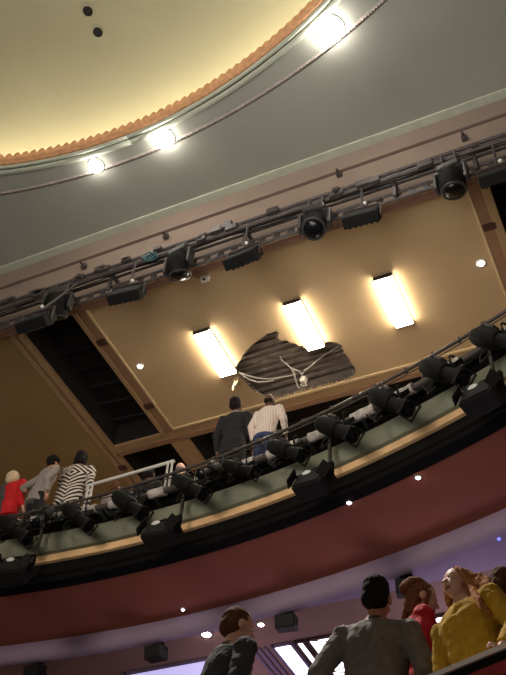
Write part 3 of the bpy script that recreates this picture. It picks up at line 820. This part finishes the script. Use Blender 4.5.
def hand(bm, w, d, side, up):
    """palm and five bent fingers from wrist w along direction d"""
    d = d.normalized(); up = (up - d * up.dot(d)).normalized(); s = d.cross(up).normalized()
    rot = Matrix((s, d, up)).transposed()
    ball(bm, w + d * .05, (.04, .055, .018), 2, rot)
    for i, (off, ln) in enumerate(((-.03, .062), (-.01, .075), (.011, .07), (.03, .055))):
        a = w + d * .088 + s * off
        b_ = a + (d * .8 - up * .35).normalized() * ln * .55
        c = b_ + (d * .45 - up * .85).normalized() * ln * .5
        capsule(bm, a, b_, .0095, .009); capsule(bm, b_, c, .009, .0075)
    a = w + d * .03 + s * side * .03
    b_ = a + (d * .6 + s * side * .7).normalized() * .04; c = b_ + (d * .9 - up * .3).normalized() * .03
    capsule(bm, a, b_, .012, .0105); capsule(bm, b_, c, .0105, .009)
def person(lab, head_px, y, floor, skin, hair, hairstyle, top, bottom, yaw=0, lean=0, side=0, hp=0, hy=0, arms=None, drape=None, open_collar=None,
           bulk=1.0, seated=False, group=None, skirt=False, vox=.009, top_name='jacket', hem=.74, detail=True):
    """head_px: where the head centre stands, at depth y; figure faces +Y when yaw = 0"""
    dz = -.43 if seated else 0
    hip = Vector((0, 0, .92 + dz))
    T = Matrix.Translation(hip) @ Matrix.Rotation(R(side), 4, 'Y') @ Matrix.Rotation(R(-lean), 4, 'X') @ Matrix.Translation(-Vector((0, 0, .92)))
    HM = T @ Matrix.Translation((0, 0, 1.53)) @ Matrix.Rotation(R(hy), 4, 'Z') @ Matrix.Rotation(R(hp), 4, 'X')
    Rz = Matrix.Rotation(R(yaw), 4, 'Z')
    hc = Rz @ (HM @ Vector((0, 0, .11)))
    tgt = at_y(*head_px, y)
    s = (tgt.z - floor) / hc.z
    base = tgt - hc * s; fz = s * 1.75
    root = empty('person', base, lab, 'person', group, (0, 0, R(yaw)))
    root.scale = (s, s, s)
    arms = arms or {}
    # joints
    J = {}
    for sg, nm in ((-1, 'L'), (1, 'R')):
        sh = T @ Vector((sg * .185 * bulk, -.005, 1.405))
        el, wr = arms.get(nm, (Vector((sg * .25, -.03, 1.13)), Vector((sg * .26, .07, .90))))
        el = T @ Vector(el); wr = T @ Vector(wr)
        J[nm] = (sh, el, wr)
        if seated:
            k_, an = Vector((sg * .11, .42, .48)), Vector((sg * .11, .40, .09)); hj = Vector((sg * .09, .02, .47))
        else:
            k_, an = Vector((sg * .1, .02, .49)), Vector((sg * .1, -.02, .09)); hj = Vector((sg * .09, 0, .88))
        J['leg' + nm] = (hj, k_, an)
    # body: one skin surface
    b = B()
    n0 = len(b.verts); loft(b, [(x, yy, z, rx * bulk, ry) for x, yy, z, rx, ry in TORSO]); apply_since(b, n0, T)
    if seated: ball(b, (0, 0, .47), (.165, .12, .1))
    for sg, nm in ((-1, 'L'), (1, 'R')):
        sh, el, wr = J[nm]; ball(b, sh, .062); capsule(b, sh, el, .052, .042); capsule(b, el, wr, .042, .028)
        hand(b, wr + (wr - el).normalized() * .01, wr - el, -sg, Vector((sg, .2, .0)))
        hj, k_, an = J['leg' + nm]; capsule(b, hj, k_, .085, .057); capsule(b, k_, an, .056, .038); ball(b, an + Vector((0, .07, -.05)), (.04, .12, .038))
    capsule(b, T @ Vector((0, -.01, 1.45)), HM @ Vector((0, -.01, .05)), .056, .053)
    n0 = len(b.verts)
    ball(b, (0, -.012, .125), (.074, .094, .1), 3); ball(b, (0, .028, .062), (.057, .062, .075), 3); ball(b, (0, .07, .012), (.026, .022, .02), 2)
    capsule(b, (0, .082, .105), (0, .103, .072), .009, .014)
    for sg in (-1, 1):
        ball(b, (sg * .076, -.005, .085), (.012, .024, .034), 2); ball(b, (sg * .033, .066, .125), (.026, .018, .012), 2); ball(b, (sg * .04, .055, .06), (.022, .025, .025), 2)
    apply_since(b, n0, HM)
    fuse(obj('body', b, skin, root, True), vox * .85, 3)
    for sg in (-1, 1):
        b = B(); ball(b, HM @ Vector((sg * .031, .083, .1)), (.012, .008, .008), 2); e = obj('eye', b, 'eye_white', root, True)
        b = B(); ball(b, HM @ Vector((sg * .031, .09, .1)), .0055, 1); obj('iris', b, 'hair_dark_brown', e, True)
    b = B(); ball(b, HM @ Vector((0, .086, .036)), (.024, .009, .008), 2); obj('lips', b, 'lip_red', root, True)
    # hair
    b = B(); n0 = len(b.verts)
    if hairstyle == 'bald':
        ball(b, (0, -.03, .09), (.078, .08, .05), 3)
    else:
        ball(b, (0, -.024, .132), (.08, .094, .098), 3); ball(b, (0, -.05, .085), (.08, .07, .075), 3)
        if hairstyle == 'puff':
            ball(b, (0, -.035, .125), (.112, .105, .115), 3); ball(b, (0, -.06, .05), (.1, .075, .08), 3)
        if hairstyle in ('full', 'curly'): ball(b, (0, -.02, .165), (.078, .09, .075), 3)
        if hairstyle == 'curly':
            for k in range(40):
                a, e_ = random.uniform(0, 2 * PI), random.uniform(-.5, 1.3)
                v = Vector((math.cos(a) * math.cos(e_) * .09, -.03 + math.sin(a) * math.cos(e_) * .1, .13 + math.sin(e_) * .1))
                if v.y < .05: ball(b, v, .025, 1)
        if hairstyle == 'updo':
            ball(b, (0, -.11, .15), (.06, .055, .055), 3); ball(b, (0, -.06, .19), (.07, .08, .05), 3)
            capsule(b, (.02, -.075, .06), (.03, -.09, -.09), .045, .02); capsule(b, (.05, -.05, .06), (.07, -.05, -.06), .035, .014)
            for sg in (-1, 1): capsule(b, (sg * .07, .03, .12), (sg * .068, .02, -.02), .016, .008)
        if hairstyle == 'bob':
            for sg in (-1, 1): capsule(b, (sg * .06, -.03, .12), (sg * .065, -.03, -.01), .038, .03)
            ball(b, (0, -.075, .04), (.08, .05, .075), 3)
        if hairstyle == 'long':
            ball(b, (0, -.07, .02), (.085, .06, .12), 3)
            for k in range(22):
                x0 = -.085 + .17 * k / 21; wv_ = random.uniform(0, 6)
                pts = [Vector((x0 * .9 + .0, -.05 + .015 * math.sin(k), .12))]
                for j in range(1, 7):
                    pts.append(Vector((x0 * (1 + .12 * j) + .015 * math.sin(j * 1.5 + wv_), -.07 - .018 * j - .01 * math.cos(j * 1.3 + wv_), .12 - .062 * j)))
                path_tube(b, pts, [.024, .024, .024, .022, .02, .016, .008], 6)
            for k in range(14):
                a = .02 + .011 * k; w = random.uniform(0, 6)
                pts = [Vector((-.05 - .2 * a, -.04 - .004 * k, .17 - .006 * k))]
                for j in range(1, 8): pts.append(Vector((-.078 - a * .24 * j ** .8 + .012 * math.sin(j * 1.6 + w), -.03 - .004 * k + .004 * j + .012 * math.cos(j * 1.4 + w), .16 - .058 * j)))
                path_tube(b, pts, [.024, .026, .026, .025, .024, .021, .016, .007], 6)
            for sg in (-1, 1):
                for k in range(5):
                    pts = [Vector((sg * (.035 + .006 * k), .035 - .02 * k, .19 - .003 * k)), Vector((sg * .08, .025 - .018 * k, .13)), Vector((sg * .098, .0 - .022 * k, .03)), Vector((sg * (.105 if sg > 0 else .13), .01 - .022 * k, -.08)), Vector((sg * (.11 if sg > 0 else .17), .03 - .022 * k, -.18)), Vector((sg * (.1 if sg > 0 else .19), .05 - .02 * k, -.27))]
                    path_tube(b, pts, [.018, .022, .026, .028, .024, .01], 6)
    apply_since(b, n0, HM)
    fuse(obj('hair', b, hair, root, True), .007, 2, .012 if hairstyle != 'bald' else .002, .018)
    # top
    b = B(); n0 = len(b.verts)
    inf = .022
    rg = [(0, 0, hem, .185 * bulk, .135)] + [(x, yy, z, (rx + inf) * bulk, ry + inf) for x, yy, z, rx, ry in TORSO[:6]] + [(0, -.01, 1.462, .1, .082)]
    if hem > .9: rg = [(0, 0, hem, .17 * bulk, .125)] + [r_ for r_ in rg[1:] if r_[2] > hem + .02]
    loft(b, rg); apply_since(b, n0, T)
    for nm in 'LR':
        sh, el, wr = J[nm]; ball(b, sh, .076); capsule(b, sh, el, .07, .06); tube(b, el, el.lerp(wr, .93), .06, .043); ball(b, el, .06); 
        capsule(b, sh, T @ Vector((0, -.01, 1.42)), .068, .07)
    fuse(obj(top_name, b, top, root, True), vox, 4, .02, .07)
    if open_collar:
        b = B(); n0 = len(b.verts)
        cb = [(0, -.006, 1.452, .082, .078), (0, -.004, 1.49, .07, .071), (0, -.004, 1.492, .064, .066), (0, -.006, 1.455, .07, .068)]
        loft(b, cb); apply_since(b, n0, T); obj('collar', b, open_collar, root, True)
    # trousers
    b = B(); n0 = len(b.verts)
    if not seated:
        loft(b, [(0, 0, .80, .165, .125), (0, 0, .90, .178, .13), (0, 0, .97, .135, .1)])
    else: ball(b, (0, 0, .48), (.185, .14, .12))
    for nm in 'LR':
        hj, k_, an = J['leg' + nm]; capsule(b, hj, k_, .1, .075); tube(b, k_, an + Vector((0, 0, .0)), .075, .062)
    fuse(obj('trousers', b, bottom, root, True), .012, 3, .012, .07)
    for nm in 'LR':
        hj, k_, an = J['leg' + nm]; b = B(); ball(b, an + Vector((0, .07, -.045)), (.048, .135, .045), 3); box(b, an + Vector((0, .06, -.083)), (.085, .24, .014), bev=.004); obj('shoe', b, 'shoe_black', root, True)
    if drape:
        b = B(); n0 = len(b.verts)
        loft(b, [(-.13, -.03, .72, .17, .17), (-.13, -.03, 1.0, .155, .165), (-.12, -.03, 1.25, .155, .16), (-.115, -.02, 1.4, .15, .135), (-.08, -.01, 1.49, .09, .1)]); capsule(b, (-.2, -.02, 1.4), (-.29, -.03, 1.08), .09, .085)
        apply_since(b, n0, T); fuse(obj('draped_coat', b, drape, root, True), vox, 3, .03, .05)
    # stand on a step if the row is raised
    return root, fz
STEPS = []
def stand(r, fz, kind):
    STEPS.append((r.location.x, r.location.y, fz, kind))
V = Vector
akimbo = {'L': (V((-.36, -.12, 1.16)), V((-.19, -.1, 1.0))), 'R': (V((.36, -.12, 1.16)), V((.19, -.1, 1.0)))}
G1 = 'people standing in the upper balcony'; G2 = 'people standing in the lower circle'; G3 = 'people seated in the upper balcony'
ppl = []
FB, FL, FU = 9.952, 3.302, 3.652
ppl.append(person('man in a dark suit with his back turned, looking up at the ceiling hole', (236, 405), 9.32, FB, 'skin_brown', 'hair_black', 'short', 'cloth_navy', 'cloth_black', yaw=4, hp=18, group=G1, open_collar='cloth_white', hem=.72, bulk=.95,
                  arms={'L': (V((-.235, -.03, 1.13)), V((-.25, .07, .9))), 'R': (V((.2, .05, 1.14)), V((.16, .25, 1.02)))}))
ppl.append(person('balding man in a pale striped shirt standing beside the suited man', (270, 401), 9.15, FB, 'skin_brown', 'hair_black', 'bald', 'cloth_stripe', 'cloth_jeans', yaw=-8, lean=4, side=4, hp=14, hy=-10, group=G1, top_name='shirt', hem=.86, bulk=1.08,
                  arms={'L': (V((-.25, -.05, 1.13)), V((-.24, .05, .9))), 'R': (V((.3, .02, 1.15)), V((.24, .22, 1.02)))}))
ppl.append(person('dark haired person in a grey shirt bending with one hand on hip', (54, 463), 9.3, FB, 'skin_tan', 'hair_black', 'curly', 'cloth_grey', 'cloth_black', yaw=-20, lean=9, side=4, hp=6, group=G1, top_name='shirt', hem=.74, bulk=1.0,
                  arms={'L': (V((-.36, -.14, 1.14)), V((-.2, -.15, .98))), 'R': (V((.2, -.08, 1.14)), V((.2, .02, .92)))}))
ppl.append(person('dark haired person in a black and white diamond patterned top', (82, 459), 9.66, FB, 'skin_tan', 'hair_black', 'bob', 'cloth_diamond', 'cloth_black', yaw=12, lean=6, side=2, hp=8, group=G1, top_name='patterned_top', hem=.7, bulk=1.06, arms={'L': (V((-.19, .06, 1.14)), V((-.1, .24, 1.02))), 'R': (V((.25, -.03, 1.13)), V((.26, .07, .9)))}))
ppl.append(person('blonde person in a bright red jacket with a dark coat over one shoulder', (14, 479), 9.42, FB, 'skin_pale', 'hair_blonde', 'puff', 'cloth_red', 'cloth_black', yaw=-6, lean=4, side=-10, group=G1, hem=.7, bulk=1.2, drape='cloth_quilt'))
# lower circle
ppl.append(person('short haired brunet man in a charcoal and grey jacket, at the bottom left', (239, 626), 4.92, FL, 'skin_pale', 'hair_brown', 'short', 'cloth_charcoal', 'cloth_black', yaw=-34, lean=8, side=4, hp=0, hy=-10, group=G2, vox=.007, open_collar='cloth_charcoal'))
ppl.append(person('dark haired man in a grey blazer, seen from behind', (377, 598), 5.0, FL, 'skin_tan', 'hair_black', 'full', 'cloth_blazer', 'cloth_charcoal', yaw=4, hp=6, side=3, group=G2, vox=.007, bulk=1.03, open_collar='cloth_charcoal',
                  arms={'L': (V((-.31, -.08, 1.15)), V((-.24, .05, .95))), 'R': (V((.29, -.06, 1.15)), V((.2, .1, .96)))}))
ppl.append(person('woman in a crimson top with brown hair pinned up, turned to the right', (423, 598), 5.45, FU, 'skin_pale', 'hair_chestnut', 'updo', 'cloth_crimson', 'cloth_black', yaw=-65, hp=-14, side=2, group=G2, vox=.007, top_name='blouse', bulk=.92, open_collar='cloth_white'))
ppl.append(person('woman with long auburn hair in a mustard jumper, looking up towards the left', (458, 584), 4.78, FL, 'skin_pale', 'hair_auburn', 'long', 'cloth_mustard', 'cloth_black', yaw=152, lean=2, side=11, hp=8, hy=-8, group=G2, vox=.007, top_name='jumper', bulk=1.04, hem=.84,
                  arms={'L': (V((-.28, .0, 1.14)), V((-.26, .16, .95))), 'R': (V((.26, .02, 1.13)), V((.27, .16, .92)))}))
ppl.append(person('person with greying brown hair behind the mustard jumper at the right edge', (502, 586), 5.2, FU, 'skin_pale', 'hair_brown', 'full', 'cloth_black', 'cloth_black', yaw=-40, hy=60, group=G2, vox=.009, top_name='coat'))
# heads of seated people in the balcony
for px, py, y, sk, hr, hs, tp, yw, lab in ((181, 470, 9.95, 'skin_pale', 'hair_grey', 'bald', 'cloth_black', 0, 'seated bald person just right of the white handrail'),
                                           (150, 475, 10.0, 'skin_brown', 'hair_black', 'short', 'cloth_black', 0, 'seated dark haired person under the middle of the white handrail'),
                                           (116, 488, 9.9, 'skin_tan', 'hair_brown', 'short', 'cloth_grey', 0, 'seated brown haired person by the left white handrail post')):
    ppl.append(person(lab, (px, py), y, 10.152, sk, hr, hs, tp, 'cloth_black', yaw=yw, group=G3, seated=True, vox=.011, bulk=.9, arms={'L': (V((-.19, .06, 1.14)), V((-.14, .24, 1.0))), 'R': (V((.19, .06, 1.14)), V((.14, .24, 1.0)))}))
# raised steps that carry each standing figure
i = 0
for r, fz in ppl:
    x, y = r.location.x, r.location.y
    print('PERSON', r['label'][:30], round(x, 2), round(y, 2), 'height', round(fz, 2), 'off rail', round(y - rail_y(x), 2))

# ------------------------------------------------------------------ light
W = bpy.data.worlds.new('world'); S.world = W; W.use_nodes = True
W.node_tree.nodes['Background'].inputs['Color'].default_value = (1.0, .86, .74, 1)
W.node_tree.nodes['Background'].inputs['Strength'].default_value = .07
def lamp(name, kind, loc, energy, col, size=1.0, target=None, **kw):
    l = bpy.data.lights.new(name, kind); l.energy = energy; l.color = col
    if kind == 'AREA': l.size = size
    else: l.shadow_soft_size = size
    for k, v in kw.items(): setattr(l, k, v)
    o = bpy.data.objects.new(name, l); COL.objects.link(o); o.location = loc
    if target is not None: o.rotation_euler = (Vector(target) - Vector(loc)).to_track_quat('-Z', 'Y').to_euler()
    return o
# lamps for the auditorium, gallery and circle
lamp('hall_fill', 'AREA', (-6, -6, 9), 140, (1, .88, .74), 4, (-5, 9, 12.5), spread=R(70))  # added fill from behind the camera, no visible fitting
lamp('ceiling_fill', 'AREA', (-3, 0, 7), 230, (1, .97, .9), 5, (-3, 5.5, 16), spread=R(110))  # unseen lamp added to brighten the main ceiling
lamp('gallery_fill', 'POINT', (-3.6, 10.8, 11.6), 55, (1, .87, .68), .4)  # invisible mid-air lamp added to lift the tan gallery ceiling
lamp('circle_light', 'AREA', (-2.2, 11.2, 7.2), 15, (.76, .68, 1.0), .8, (-2.2, 10.6, 8.7))
lamp('circle_light', 'AREA', (-5.5, 11.4, 7.2), 8, (.84, .66, 1.0), .8, (-5.5, 10.8, 8.7))
lamp('circle_frontlight', 'SPOT', (-7, -2, 9), 260, (1, .93, .84), .2, (-1.05, 4.4, 4.15), spot_size=R(9), spot_blend=.8)
# beams of the ceiling spotlights onto the people below
lamp('spot_beam', 'SPOT', (-5.71, 6.92, 15.6), 5200, (1, .94, .86), .1, (-1.3, 4.9, 4.4), spot_size=R(18), spot_blend=.5)
lamp('spot_beam', 'SPOT', (-7.03, 6.94, 15.6), 1500, (1, .94, .86), .1, (-2.8, 4.9, 4.4), spot_size=R(14), spot_blend=.5)
S.view_settings.view_transform = 'Standard'; S.view_settings.look = 'None'
S.view_settings.exposure = 0; S.view_settings.gamma = 1
